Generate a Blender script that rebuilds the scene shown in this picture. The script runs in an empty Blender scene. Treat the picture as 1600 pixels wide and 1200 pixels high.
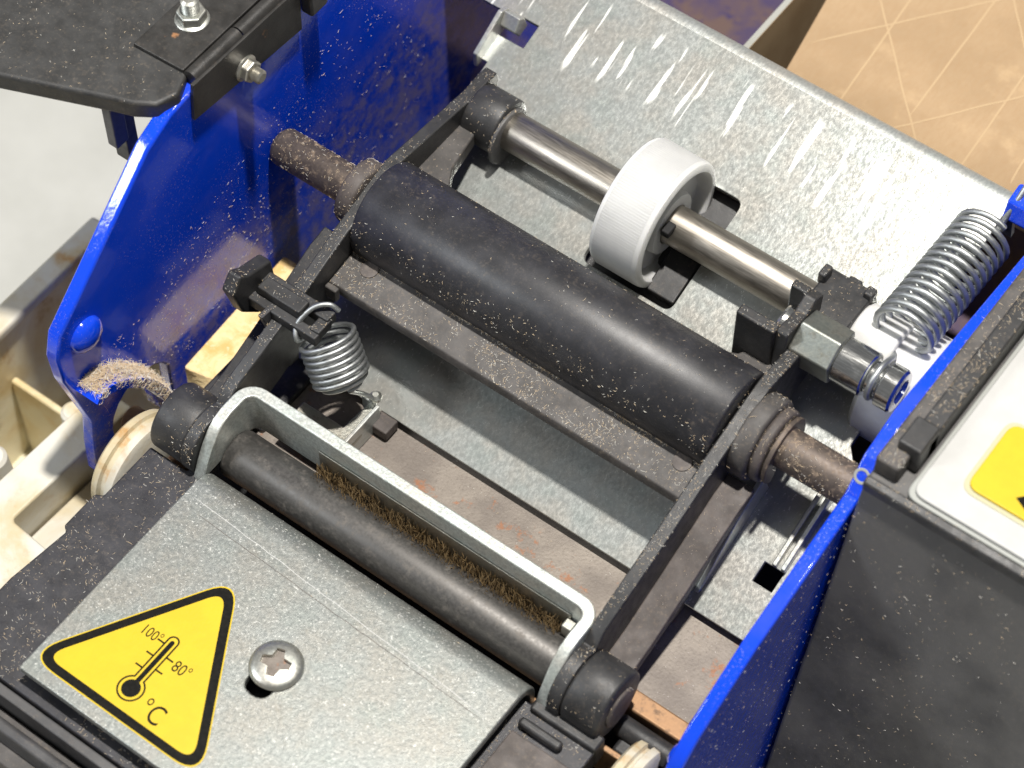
import bpy, bmesh, math, random
from mathutils import Vector, Matrix
R = math.radians
S = 0.00125                     # one working unit (about 1 mm in the picture) in metres
random.seed(7)
sc = bpy.context.scene
COL = sc.collection

# ------------------------------------------------------------------ camera
PHI, EL, DIST, FPX = R(36.6), R(56.5), 395.0, 3950.0
right = Vector((math.cos(PHI), math.sin(PHI), 0))
fwd = Vector((-math.sin(PHI)*math.cos(EL), math.cos(PHI)*math.cos(EL), -math.sin(EL)))
up = right.cross(fwd)
cam_d = bpy.data.cameras.new('camera'); cam = bpy.data.objects.new('camera', cam_d); COL.objects.link(cam)
rot = Matrix((right, up, -fwd)).transposed()
cam.matrix_world = Matrix.Translation(-fwd*DIST*S) @ rot.to_4x4()
cam_d.sensor_width = 36; cam_d.lens = 36*FPX/1600
cam_d.clip_start = 0.01; cam_d.clip_end = 50
cam_d.dof.use_dof = True; cam_d.dof.focus_distance = 0.487; cam_d.dof.aperture_fstop = 18
sc.camera = cam
# ------------------------------------------------------------------ light
w = bpy.data.worlds.new('World'); sc.world = w; w.use_nodes = True
w.node_tree.nodes['Background'].inputs[0].default_value = (0.98, 0.99, 1.0, 1)
w.node_tree.nodes['Background'].inputs[1].default_value = 0.19
def area_lamp(name, pos, size, watts, col, target=(0, 0, 0)):
    d = bpy.data.lights.new(name, 'AREA'); d.shape = 'DISK'; d.size = size; d.energy = watts; d.color = col
    o = bpy.data.objects.new(name, d); COL.objects.link(o); o.location = pos
    o.rotation_euler = (Vector(target)-Vector(pos)).to_track_quat('-Z', 'Y').to_euler()
area_lamp('workshop_lamp', (0.08, 0.05, 1.07), 0.05, 19, (1.0, 0.96, 0.90))
area_lamp('ceiling_lamp', (-0.75, -0.70, 0.80), 0.30, 7, (0.93, 0.97, 1.0))
sc.view_settings.view_transform = 'Standard'; sc.view_settings.look = 'None'
sc.view_settings.exposure = 0; sc.view_settings.gamma = 1
sc.cycles.use_denoising = True
sc.cycles.max_bounces = 5; sc.cycles.diffuse_bounces = 3; sc.cycles.glossy_bounces = 4
sc.cycles.use_adaptive_sampling = True; sc.cycles.adaptive_threshold = .02

# ------------------------------------------------------------------ materials
class NT:
    def __init__(s, name):
        s.m = bpy.data.materials.new(name); s.m.use_nodes = True
        s.t = s.m.node_tree; s.b = s.t.nodes['Principled BSDF']
        tc = s.n('ShaderNodeTexCoord'); sca = s.n('ShaderNodeVectorMath'); sca.operation = 'SCALE'
        s.t.links.new(tc.outputs['Object'], sca.inputs[0]); sca.inputs['Scale'].default_value = 1/S
        s.mm = sca.outputs[0]
    def n(s, k): return s.t.nodes.new(k)
    def l(s, a, b): s.t.links.new(a, b)
    def noise(s, scale, detail=3, rough=.6, stretch=(1, 1, 1), dist=0, off=0):
        v = s.n('ShaderNodeVectorMath'); v.operation = 'MULTIPLY_ADD'; s.l(s.mm, v.inputs[0])
        v.inputs[1].default_value = stretch; v.inputs[2].default_value = (off, off*1.7, off*.6)
        t = s.n('ShaderNodeTexNoise'); s.l(v.outputs[0], t.inputs['Vector'])
        t.inputs['Scale'].default_value = scale; t.inputs['Detail'].default_value = detail
        t.inputs['Roughness'].default_value = rough; t.inputs['Distortion'].default_value = dist
        return t.outputs[0]
    def ramp(s, x, lo, hi, a=0., b=1.):
        r = s.n('ShaderNodeMapRange'); r.interpolation_type = 'SMOOTHSTEP'; s.l(x, r.inputs[0])
        r.inputs[1].default_value = lo; r.inputs[2].default_value = hi; r.inputs[3].default_value = a; r.inputs[4].default_value = b
        return r.outputs[0]
    def math(s, op, a, b):
        m = s.n('ShaderNodeMath'); m.operation = op
        for i, x in enumerate((a, b)):
            if isinstance(x, (int, float)): m.inputs[i].default_value = x
            else: s.l(x, m.inputs[i])
        return m.outputs[0]
    def mix(s, f, a, b):
        m = s.n('ShaderNodeMix'); m.data_type = 'RGBA'
        if isinstance(f, (int, float)): m.inputs[0].default_value = f
        else: s.l(f, m.inputs[0])
        for i, x in ((6, a), (7, b)):
            if isinstance(x, tuple): m.inputs[i].default_value = (*x, 1)
            else: s.l(x, m.inputs[i])
        return m.outputs[2]
    def color(s, c):
        if isinstance(c, tuple): s.b.inputs['Base Color'].default_value = (*c, 1)
        else: s.l(c, s.b.inputs['Base Color'])
    def set(s, **k):
        for a, v in k.items():
            i = s.b.inputs[a.replace('_', ' ')]
            if isinstance(v, (int, float)): i.default_value = v
            elif isinstance(v, tuple): i.default_value = v
            else: s.l(v, i)
    def bump(s, h, dist, strength=1.0):
        b = s.n('ShaderNodeBump'); b.inputs['Distance'].default_value = dist*S; b.inputs['Strength'].default_value = strength
        s.l(h, b.inputs['Height'])
        if s.b.inputs['Normal'].is_linked: s.l(s.b.inputs['Normal'].links[0].from_socket, b.inputs['Normal'])
        s.l(b.outputs[0], s.b.inputs['Normal'])
    def sep(s, ax):
        x = s.n('ShaderNodeSeparateXYZ'); s.l(s.mm, x.inputs[0]); return x.outputs[ax]
DUST = (0.42, 0.33, 0.24)

def plastic(name, base=(0.016, 0.016, 0.018), rough=.45, dust=.5, grain=.03, dcol=DUST, rv=1., film=None, rust=0):
    t = NT(name)
    c = t.mix(t.ramp(t.noise(.25, 4), .3, .75), base, tuple(x*1.7+.004 for x in base))
    if film: c = t.mix(t.ramp(t.noise(.035, 4, .55, off=3), .34, .60), c, film)  # broad dust film; its darker gaps also stand in for the cover's soft shadow
    if rust: c = t.mix(t.ramp(t.noise(.22, 4, .6, (1, 1, 1), off=33), .66, .72, 0, rust), c, (.30, .15, .07))
    f = t.math('MULTIPLY', t.ramp(t.noise(1.3, 4, .75), .50, .74), t.ramp(t.noise(.09, 3), .32, .68, .15, 1.))
    f = t.math('MULTIPLY', f, dust)
    sp = t.ramp(t.noise(4.2, 2, .5, off=9), .68, .75, 0, min(1, dust*1.3))
    c = t.mix(t.math('MAXIMUM', f, sp), c, dcol); t.color(c)
    t.set(Roughness=t.math('ADD', t.math('MULTIPLY', f, .35), t.ramp(t.noise(.6, 4), .3, .7, rough-.06*rv, rough+.08*rv)))
    t.bump(t.noise(7, 3), grain); t.bump(t.noise(.35, 3), grain*2*rv, .3)
    return t.m
def zinc(name, base=(.60, .62, .60), rough=.36, stretch=(1, .45, 1), scratch=.0, dirt=.2, bk=1., sp=.32, gs=2.4, met=.93):
    t = NT(name)
    c = t.mix(t.ramp(t.noise(.12, 3, off=3), .35, .65), base, (base[0]*1.05, base[1]*.98, base[2]*.93))
    c = t.mix(t.ramp(t.noise(.17, 3, off=11), .45, .7, 0, .6), c, (base[0]*.90, base[1]*.95, base[2]*.94))
    g = t.noise(gs, 4, .72, stretch)
    c = t.mix(t.ramp(g, .35, .65), t.mix(sp, c, (.20, .22, .22)), c)
    if dirt:
        d = t.math('MULTIPLY', t.ramp(t.noise(.5, 5, .7, off=5), .52, .78), dirt); c = t.mix(d, c, (.20, .17, .12))
    r = t.ramp(g, .3, .7, rough-.03, rough+.06)
    t.set(Metallic=met, Roughness=r)
    if scratch:
        k = t.ramp(t.noise(1.5, 5, .78, (1, 1, 1), 1.6, off=21), .575, .66, 0, scratch)
        k2 = t.ramp(t.noise(2.8, 3, .6, (.8, 1.2, 1), .5, off=31), .62, .70, 0, scratch)
        k = t.math('MAXIMUM', k, k2); c = t.mix(k, c, (.74, .74, .70))
        t.set(Metallic=t.math('SUBTRACT', met, t.math('MULTIPLY', k, .5)))
    t.color(c); t.bump(g, .07*bk, .8); t.bump(t.noise(.25, 2), .12*bk, .2)
    return t.m
def zinc_path():
    m = zinc('zinc_tape_plate', (.48, .50, .48), .22, (1, .5, 1), 0, .0, .30, .20, 1.9, .60)
    t = NT.__new__(NT); t.m = m; t.t = m.node_tree; t.b = t.t.nodes['Principled BSDF']
    t.mm = [n for n in t.t.nodes if n.type == 'VECT_MATH' and n.operation == 'SCALE'][0].outputs[0]
    old = t.b.inputs['Base Color'].links[0].from_socket
    k = t.ramp(t.noise(.75, 2, .5, (1, .07, 0.07), 0, off=2), .575, .61)
    y = t.sep(1); edge = t.math('ADD', y, t.math('MULTIPLY', t.noise(.55, 2, .5, (1, .0, 0), off=8), -9))
    band = t.math('MULTIPLY', t.ramp(edge, 43.5, 45.5), t.ramp(y, 60.5, 58.5))
    k = t.math('MULTIPLY', k, band)
    t.color(t.mix(k, old, (.93, .93, .88))); t.set(Metallic=t.math('SUBTRACT', .60, t.math('MULTIPLY', k, .4)))
    return m
def blue(name, dust=.55, low=0):
    t = NT(name)
    f = t.math('MULTIPLY', t.ramp(t.noise(2.6, 5, .75), .55, .72), t.ramp(t.noise(.06, 3, off=4), .38, .62, .03, 1.))
    haze = t.ramp(t.noise(.07, 4, off=14), .45, .75, 0, .12)
    c = t.mix(t.math('MULTIPLY', t.math('MAXIMUM', f, haze), dust), (.003, .055, .70), (.36, .29, .25))
    if low:
        lm = t.math('MULTIPLY', t.ramp(t.math('ADD', t.sep(2), t.math('MULTIPLY', t.sep(1), -.25)), 12, -8), t.ramp(t.noise(.3, 5, .7, off=17), .38, .66))
        lm = t.math('MULTIPLY', lm, low); c = t.mix(lm, c, (.33, .26, .21)); f = t.math('MAXIMUM', f, lm)
    t.color(c); t.set(Roughness=t.math('ADD', .11, t.math('MULTIPLY', f, .5)), Coat_Weight=.35, Coat_Roughness=.05)
    t.bump(t.noise(.5, 3), .12, .35); t.bump(t.noise(3, 3), .02, .4)
    return t.m
def steel(name, base, rough, metal=1., stretch=(.15, 3, 3), dirt=.3, dcol=(.25, .18, .12)):
    t = NT(name)
    g = t.noise(2.0, 4, .6, stretch)
    d = t.math('MULTIPLY', t.ramp(t.noise(.55, 6, .75, off=6), .5, .72), dirt)
    t.color(t.mix(d, t.mix(t.ramp(g, .3, .7), tuple(x*.8 for x in base), base), dcol))
    t.set(Metallic=t.math('SUBTRACT', metal, t.math('MULTIPLY', d, .8)), Roughness=t.math('ADD', t.ramp(g, .3, .7, rough-.05, rough+.06), t.math('MULTIPLY', d, .4)))
    t.bump(g, .02, .5)
    return t.m
def plain(name, base, rough=.5, metal=0., var=None, vs=.3, bump=.03, bs=3., sss=0, **k):
    t = NT(name)
    if var: t.color(t.mix(t.ramp(t.noise(vs, 5, .65), .36, .68), base, var))
    else: t.color(base)
    t.set(Roughness=rough, Metallic=metal, **k)
    if sss: t.set(Subsurface_Weight=sss, Subsurface_Radius=(.004, .004, .0035), Subsurface_Scale=.6)
    if bump: t.bump(t.noise(bs, 4), bump)
    return t.m
def stained(name, base, s1, s2, sc1=.06, lo=.40, hi=.62, rough=.5, bump=.1):
    t = NT(name)
    a = t.ramp(t.noise(sc1, 6, .62, dist=.6), lo, hi); b = t.ramp(t.noise(sc1*3, 6, .7, off=7), .52, .70, 0, .8)
    c = t.mix(a, base, s1); c = t.mix(t.math('MULTIPLY', b, t.ramp(a, 0, 1, .15, 1)), c, s2)
    t.color(c); t.set(Roughness=rough); t.bump(t.noise(.5, 4), bump); t.bump(t.noise(5, 3), .03)
    return t.m
def kraft():
    t = NT('kraft_card')
    c = t.mix(t.ramp(t.noise(.05, 5, .6), .35, .65), (.34, .232, .130), (.40, .277, .160))
    c = t.mix(t.ramp(t.noise(1.5, 4, .7, (1, .3, 1)), .35, .7, 0, .35), c, (.33, .205, .10))
    c = t.mix(t.ramp(t.noise(.16, 4), .55, .8, 0, .5), c, (.53, .375, .215))
    t.color(c); t.set(Roughness=.75); t.bump(t.noise(2.5, 4, .6, (1, .4, 1)), .05)
    return t.m
def knife_metal():
    t = NT('stained_steel')
    c = t.mix(t.ramp(t.noise(.1, 5), .35, .65), (.175, .150, .130), (.27, .235, .20))
    c = t.mix(t.ramp(t.noise(1.6, 5, .7), .45, .75, 0, .6), c, (.11, .09, .075))
    c = t.mix(t.ramp(t.noise(.22, 5, .7, off=5), .58, .68, 0, .85), c, (.30, .13, .06))
    t.color(c); t.set(Roughness=.55, Metallic=.25); t.bump(t.noise(2, 5), .06)
    return t.m

M_ = dict(
    black=plastic('black_plastic', (.019, .019, .020), dust=.16), blackc=plastic('black_clean_plastic', (.021, .021, .022), dust=.10, rough=.42),
    bar=plastic('dusty_bar_plastic', (.050, .046, .044), .6, .28), cover=plastic('cover_plastic', (.026, .026, .029), .5, .14, film=(.105, .102, .10)),
    deck=plastic('deck_plastic', (.016, .016, .020), .42, .16), rubber=plastic('roller_rubber', (.017, .017, .020), .42, .15, .012, rv=.25),
    lid=plastic('lid_plastic', (.021, .021, .021), .5, .16), void=plain('dark_interior', (.008, .008, .009), .7, bump=0),
    hinge=plastic('worn_hinge_paint', (.021, .020, .019), .36, .10, rust=.9),
    rib=plastic('worn_brown_plastic', (.062, .052, .048), .6, .3),
    zinc=zinc('zinc_sheet', (.58, .60, .58), .36, bk=.5, met=.65), zpath=zinc_path(), zheat=zinc('zinc_heater_sheet', (.31, .325, .31), .38, (1, 1, 1), .8, .25, .6, .4, 1.5, .7),
    zdirty=zinc('zinc_soiled', (.42, .41, .36), .42, (1, 1, 1), 0, .75), zbr=zinc('zinc_bracket', (.66, .70, .67), .38, (1, 1, 1), .2, .4, .6, .4, 2., .6),
    bolt=zinc('zinc_fastener', (.56, .57, .53), .38, (1, 1, 1), 0, .25, .15, .15), hexz=zinc('zinc_hex', (.33, .34, .31), .45, (1, 1, 1), 0, .6, .5, .4),
    blue=blue('blue_paint'), blue2=blue('blue_paint_dusty', .75, .55),
    rod=steel('rod_steel', (.42, .385, .335), .40, dirt=.08), froll=steel('roller_steel', (.105, .10, .095), .48, .7, (1, 1, 1), .4, (.19, .165, .14)),
    shaft=steel('shaft_steel', (.13, .105, .09), .55, .6, (1, 1, 1), .9, (.30, .22, .15)),
    chrome=steel('chrome_steel', (.72, .72, .70), .14, dirt=.08), spring=steel('spring_wire', (.52, .54, .54), .50, dirt=.08),
    nylon=plain('white_nylon', (.66, .66, .645), .42, var=(.60, .60, .59), vs=.15, bump=.02, sss=.6),
    brass=steel('brass_strip', (.36, .21, .11), .5, .5, (1, 1, 1), .9, (.17, .11, .07)),
    white=plain('white_panel_plastic', (.50, .50, .49), .45, var=(.45, .45, .435), vs=.1, bump=.02),
    grey=plain('grey_panel_edge', (.34, .35, .33), .5), yellow=plain('yellow_print', (.56, .395, .001), .45, var=(.60, .425, .002), vs=.25, bump=.015),
    ink=plain('black_print', (.006, .006, .005), .5, var=(.012, .011, .009), vs=1.5, bump=0, Specular_IOR_Level=.08),
    foam=stained('yellow_foam', (.84, .66, .36), (.70, .45, .16), (.92, .84, .64), .22, .38, .66, .85, .6),
    tank=stained('cream_tank_plastic', (.78, .73, .55), (.68, .54, .28), (.46, .25, .07), .045, .42, .66, .42, .15),
    tankw=stained('pale_tank_rim', (.60, .58, .51), (.52, .44, .28), (.42, .21, .05), .05, .40, .62, .45, .1),
    kraft=kraft(), crease=plain('kraft_crease', (.45, .32, .185), .8, bump=0),
    cardedge=plain('grey_card_edge', (.33, .33, .30), .8), tan=plain('kraft_lit_tan', (.44, .31, .17), .8, var=(.36, .24, .12), vs=.1),  # tan puts light reflected from the kraft into the bin wall's colour
    purple=stained('bin_paint_dust_reflection', (.060, .045, .115), (.13, .085, .075), (.02, .02, .12), .06, .4, .62, .4, .05),  # blue bin paint with dust and a painted-in reflection of the kraft
    table=plain('pale_worktop', (.40, .40, .37), .6, var=(.47, .47, .44), vs=.02, bump=.05, bs=.5),
    knife=knife_metal(), bristle=plain('brush_bristle', (.30, .205, .095), .8, var=(.15, .10, .045), vs=.6, bump=0),
    fuzz=plain('paper_fuzz', (.68, .52, .34), .9, var=(.76, .64, .47), vs=.7, bump=0), fuzzw=plain('paper_fuzz_pale', (.80, .77, .70), .9, bump=0),
)

# ------------------------------------------------------------------ mesh helpers
def tag(o, label, cat, group=None, kind=None):
    if label: o['label'] = label
    if cat: o['category'] = cat
    if group: o['group'] = group
    if kind: o['kind'] = kind
    return o
def empty(name, loc, label, cat):
    o = bpy.data.objects.new(name, None); COL.objects.link(o); o.location = Vector(loc)*S
    o.empty_display_size = .01
    return tag(o, label, cat)
def link(name, me, mat, parent=None, bevel=0, seg=2, smooth=True, angle=35):
    o = bpy.data.objects.new(name, me); COL.objects.link(o); me.materials.append(M_[mat])
    if parent:
        o.parent = parent
        p = parent; off = Vector((0, 0, 0))
        while p: off += p.location; p = p.parent
        o.location = -off
    if smooth:
        me.polygons.foreach_set('use_smooth', [True]*len(me.polygons))
        me.set_sharp_from_angle(angle=R(angle))
    if bevel:
        b = o.modifiers.new('bevel', 'BEVEL'); b.width = bevel*S; b.segments = seg; b.limit_method = 'ANGLE'; b.angle_limit = R(40)
        b.harden_normals = True
    return o
def mesh(name, vs, fs, mat, parent=None, bevel=0, fix=True, **k):
    me = bpy.data.meshes.new(name)
    me.from_pydata([tuple(c*S for c in v) for v in vs], [], fs)
    if fix:
        bm = bmesh.new(); bm.from_mesh(me); bmesh.ops.recalc_face_normals(bm, faces=bm.faces); bm.to_mesh(me); bm.free()
    me.update()
    return link(name, me, mat, parent, bevel, **k)
def box(name, x, y, z, mat, parent=None, bevel=.3, xf=None, **k):
    vs = [(a, b, c) for a in x for b in y for c in z]
    fs = [(0, 1, 3, 2), (4, 6, 7, 5), (0, 4, 5, 1), (2, 3, 7, 6), (0, 2, 6, 4), (1, 5, 7, 3)]
    if xf: vs = [xf(v) for v in vs]
    return mesh(name, vs, fs, mat, parent, bevel, **k)
def prism(name, poly, a, b, mat, parent=None, axis='x', bevel=.3, xf=None, **k):
    """closed polygon extruded: axis x -> poly is (y,z); axis z -> (x,y); axis y -> (x,z)"""
    n = len(poly)
    f = {'x': lambda p, t: (t, p[0], p[1]), 'z': lambda p, t: (p[0], p[1], t), 'y': lambda p, t: (p[0], t, p[1])}[axis]
    vs = [f(p, a) for p in poly]+[f(p, b) for p in poly]
    fs = [tuple(range(n)), tuple(range(2*n-1, n-1, -1))]+[(i, (i+1) % n, n+(i+1) % n, n+i) for i in range(n)]
    if xf: vs = [xf(v) for v in vs]
    return mesh(name, vs, fs, mat, parent, bevel, **k)
def arc(cx, cy, r, a0, a1, n=8):
    return [(cx+r*math.cos(R(a0+(a1-a0)*i/n)), cy+r*math.sin(R(a0+(a1-a0)*i/n))) for i in range(n+1)]
def round_poly(pts, rad, n=5):
    out = []; L = len(pts)
    for i, p in enumerate(pts):
        r = rad[i] if isinstance(rad, (list, tuple)) else rad
        P0, P1, P2 = (Vector(pts[i-1]), Vector(p), Vector(pts[(i+1) % L]))
        if r <= 0: out.append(tuple(P1)); continue
        d0 = (P0-P1).normalized(); d2 = (P2-P1).normalized()
        ang = d0.angle(d2); t = min(r/math.tan(ang/2), (P0-P1).length*.49, (P2-P1).length*.49)
        a, b = P1+d0*t, P1+d2*t
        for k in range(n+1):
            u = k/n; out.append(tuple((1-u)**2*a+2*u*(1-u)*P1+u*u*b))
    return out
def frame_of(d):
    d = d.normalized(); h = Vector((0, 0, 1)) if abs(d.z) < .9 else Vector((1, 0, 0))
    u = d.cross(h).normalized(); return u, d.cross(u).normalized()
def lathe(name, prof, base, axis, mat, parent=None, seg=40, bevel=0, closed=True, ang=40, poly=None):
    """profile [(t, r)] revolved about axis through base"""
    ax = Vector(axis).normalized(); b = Vector(base); u, v = frame_of(ax)
    vs, fs = [], []
    for t, r in prof:
        for k in range(seg):
            a = 2*math.pi*k/seg; vs.append(tuple(b+ax*t+(u*math.cos(a)+v*math.sin(a))*r))
    for i in range(len(prof)-1):
        for k in range(seg):
            k2 = (k+1) % seg; fs.append((i*seg+k, i*seg+k2, (i+1)*seg+k2, (i+1)*seg+k))
    if closed:
        fs.append(tuple(range(seg))[::-1]); fs.append(tuple(range((len(prof)-1)*seg, len(prof)*seg)))
    return mesh(name, vs, fs, mat, parent, bevel, angle=ang)
def cylx(name, x0, x1, y, z, r, mat, parent=None, ch=.4, seg=40):
    return lathe(name, [(0, r-ch), (ch*.3, r-ch*.3), (ch, r), (x1-x0-ch, r), (x1-x0-ch*.3, r-ch*.3), (x1-x0, r-ch)], (x0, y, z), (1, 0, 0), mat, parent, seg, ang=50)
def tube(name, path, r, mat, parent=None, seg=10, taper=None):
    P = [Vector(p) for p in path]; n = len(P); vs, fs = [], []
    t0 = (P[1]-P[0]).normalized(); u, v = frame_of(t0)
    for i in range(n):
        t = (P[min(i+1, n-1)]-P[max(i-1, 0)]).normalized()
        u = (u-t*u.dot(t)).normalized(); v = t.cross(u)
        rr = r if not taper else r*taper(i/(n-1))
        for k in range(seg):
            a = 2*math.pi*k/seg; vs.append(tuple(P[i]+(u*math.cos(a)+v*math.sin(a))*rr))
    for i in range(n-1):
        for k in range(seg):
            k2 = (k+1) % seg; fs.append((i*seg+k, i*seg+k2, (i+1)*seg+k2, (i+1)*seg+k))
    fs.append(tuple(range(seg))[::-1]); fs.append(tuple(range((n-1)*seg, n*seg)))
    return mesh(name, vs, fs, mat, parent, 0, angle=60)
def smooth_path(pts, n=8):
    P = [Vector(p) for p in pts]; out = []
    for i in range(len(P)-1):
        p0, p1, p2, p3 = P[max(i-1, 0)], P[i], P[i+1], P[min(i+2, len(P)-1)]
        for k in range(n):
            t = k/n
            out.append(.5*((2*p1)+(p2-p0)*t+(2*p0-5*p1+4*p2-p3)*t*t+(3*p1-p0-3*p2+p3)*t**3))
    return out+[P[-1]]
def coil(a, b, rad, turns, r, mat, name, parent, head=(), tail=(), ph=0, taper=0):
    a, b = Vector(a), Vector(b); d = (b-a); u, v = frame_of(d); pts = []
    N = int(turns*22)
    for i in range(N+1):
        t = i/N; an = 2*math.pi*turns*t+ph
        rr = rad*(1-taper*max(0, (t-.8)/.2))
        pts.append(a+d*t+(u*math.cos(an)+v*math.sin(an))*rr)
    if head: pts = smooth_path(list(head)+[pts[0]], 6)[:-1]+pts
    if tail: pts = pts+smooth_path([pts[-1]]+list(tail), 6)[1:]
    return tube(name, pts, r, mat, parent, 8)
def cut(o, cutters):
    for c in cutters:
        m = o.modifiers.new('cut', 'BOOLEAN'); m.object = c; m.operation = 'DIFFERENCE'; m.solver = 'EXACT'
    bpy.context.view_layer.update()
    dg = bpy.context.evaluated_depsgraph_get(); me = bpy.data.meshes.new_from_object(o.evaluated_get(dg))
    o.modifiers.clear(); o.data = me
    me.polygons.foreach_set('use_smooth', [True]*len(me.polygons)); me.set_sharp_from_angle(angle=R(35))
    for c in cutters: bpy.data.objects.remove(c, do_unlink=True)
    return o
def hexpoly(cx, cy, r, rot=0): return [(cx+r*math.cos(R(60*i+rot)), cy+r*math.sin(R(60*i+rot))) for i in range(6)]
def ribbon(name, pts, width, z, mat, parent, up=.03):
    vs, fs = [], []
    for i, p in enumerate(pts):
        a = Vector(pts[max(i-1, 0)]); b = Vector(pts[min(i+1, len(pts)-1)]); d = (b-a).normalized(); n = Vector((-d.y, d.x))
        wd = width*(.25 if i in (0, len(pts)-1) else 1)
        for s in (-.5, .5): vs.append((p[0]+n.x*wd*s, p[1]+n.y*wd*s, z))
    k = len(vs); vs += [(x, y, zz+up) for x, y, zz in vs]
    for i in range(len(pts)-1):
        q = (2*i, 2*i+1, 2*i+3, 2*i+2); fs.append(q[::-1]); fs.append(tuple(c+k for c in q))
        fs.append((2*i, 2*i+2, 2*i+2+k, 2*i+k)); fs.append((2*i+3, 2*i+1, 2*i+1+k, 2*i+3+k))
    return mesh(name, vs, fs, mat, parent, 0, smooth=False)

# ------------------------------------------------------------------ setting
ground = prism('worktop', [(-1500, -1500), (1500, -1500), (1500, 1500), (-1500, 1500)], -96, -90, 'table', axis='z', bevel=0)
tag(ground, 'pale grey worktop under the machine', None, kind='structure')

# ------------------------------------------------------------------ machine
X0 = 2.75
mach = empty('tape_dispenser', (X0, 0, -90), 'open blue and black gummed tape dispenser showing its rollers and springs', 'tape dispenser')

# base pan: closed dark body under everything
box('base_pan', (-50, 54.5), (-92, 64), (-88, -26), 'void', mach, 1)

# ---- left side plate
pl = [(-7.7, 42.6), (-14, 41.6), (-19.6, 39), (-37.7, 23), (-43.4, 18.0), (-44.9, 13.5), (-44.7, 7.4), (-43.6, 2.5), (-41.3, -7.7), (-42.2, -14), (-42.7, -21.0), (-41.6, -22.6), (-39.2, -22.4), (-37.4, -20)]
pl += arc(-30.5, -15, 7, 172, 20, 8)+[(-24, -40), (-24, -88), (130, -88), (130, 43.2)]
plateL = prism('side_plate', pl, -54.6, -52, 'blue2', mach, bevel=.55, seg=3)
plateL['label'] = 'tall glossy blue side plate dusted with paper fuzz'
lpts = [(v.y, v.z) for v in smooth_path([(0, -42.9, 3.4), (0, -41.0, 4.6), (0, -37.1, 3.0), (0, -31.8, -2.8), (0, -28.4, -10), (0, -27.6, -16)], 6)]
lin = []
for i_, (a_, b_) in enumerate(lpts):
    q0 = Vector(lpts[max(i_-1, 0)]); q1 = Vector(lpts[min(i_+1, len(lpts)-1)]); d_ = (q1-q0).normalized(); lin.append((a_+d_.y*1.7, b_-d_.x*1.7))
lip = prism('slot_lip', lpts+lin[::-1], -52.2, -47.6, 'blue2', plateL, 'x', .8, seg=3)
lathe('embossed_dome', [(0, 3.3), (.7, 3.15), (1.4, 2.5), (1.9, 1.3), (2.0, .3)], (-52.1, -38.6, 13.7), (1, 0, 0), 'blue', plateL, 28)
cylx('pivot_pin', -52, -46, -34, -15, 2.2, 'brass', plateL)
# ---- right side plate
pr = [(75, 20.5), (52.4, 23.2), (33.2, 25.4), (14.8, 27.3), (6.9, 25.0), (2.9, 19.8), (-8.3, 17), (-22.5, 13.5), (-36.2, 7.6), (-40.5, 3.5), (-42.5, -3), (-42.5, -60), (75, -60)]
plateR = prism('side_plate', pr, 57.0, 59.4, 'blue', mach, bevel=.45, seg=3)
plateR['label'] = 'low blue side plate running along the black cover'
lathe('weld_dome', [(0, 2.6), (.8, 2.4), (1.6, 1.4), (1.8, .2)], (57, -36.0, -2), (-1, 0, 0), 'blue', plateR, 24)
lug = prism('spring_lug', hexpoly(0, 0, 3.4, 15), 0, 7.2, 'blue', plateR, axis='x', bevel=.4, xf=lambda v: (50+v[0], 61.6+v[1], 21.5+v[2]))

lathe('scuff_ring', [(0, 1.25), (.05, 1.2), (.05, .85), (0, .8)], (58.2, 5.0, 22.6), (0, -.79, .61), 'grey', plateR, 28, closed=False)
# ---- rear bin floor, tape guide plate
TY, TZ, TT = -12.2, -8.0, R(20)
def tp(v): return (v[0], TY+v[1]*math.cos(TT)-v[2]*math.sin(TT), TZ+v[1]*math.sin(TT)+v[2]*math.cos(TT))
def tcut(x, y, rad=0):
    q = [(x[0], y[0]), (x[1], y[0]), (x[1], y[1]), (x[0], y[1])]
    return prism('cutter', round_poly(q, rad) if rad else q, -3, 3, 'zinc', None, 'z', 0, tp)
sheet = [(-36.5, 0), (53, 0), (53, 30), (49.5, 34), (49.5, 79.5), (-53.8, 79.5), (-53.8, 67), (-38.6, 67), (-38.6, 58), (-36.5, 58)]
zp = prism('tape_guide_plate', sheet, -1.2, 0, 'zpath', mach, 'z', 0, tp)
cut(zp, [tcut((-3.5, 13.6), (37.5, 58.8), 1.6), tcut((-37.8, -32.6), (63, 67.6)), tcut((48.3, 51.8), (8.5, 12))])
zp.modifiers.new('bevel', 'BEVEL').width = .15*S
# rolled rear edge, side lip, low side rails
pr_ = [(79.4, 0)]+[(79.4+2.6*math.sin(R(a)), -2.6+2.6*math.cos(R(a))) for a in range(15, 150, 15)]+[(80, -14), (79, -14)]+[(79.4+1.5*math.sin(R(a)), -2.6+1.5*math.cos(R(a))) for a in range(135, 0, -15)]+[(79.4, -1.1)]
prism('rolled_edge', [(a, b) for a, b in pr_], -53.8, 49.5, 'zinc', zp, 'x', 0, tp)
prism('side_lip', [(56.5, -.5), (66.8, -.5), (67, 2.6), (65.5, 4.0), (57.5, 2.4)], -38.5, -37.6, 'zinc', zp, 'x', .2, tp)
prism('side_lip', [(64.5, -.5), (66.9, -.5), (67, 2.2), (66, 3.6), (64, 2)], -37.6, -34.5, 'zinc', zp, 'x', .2, tp)
prism('side_rail', [(1, -.5), (22, -.5), (22, 5), (14, 4.6), (6, 1.2)], 41.6, 42.5, 'zinc', zp, 'x', .2, tp)
prism('edge_flange', [(12, -.5), (30, -.5), (30, 2.2), (12, 1.2)], 49.6, 50.4, 'zinc', zp, 'x', .2, tp)
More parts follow.
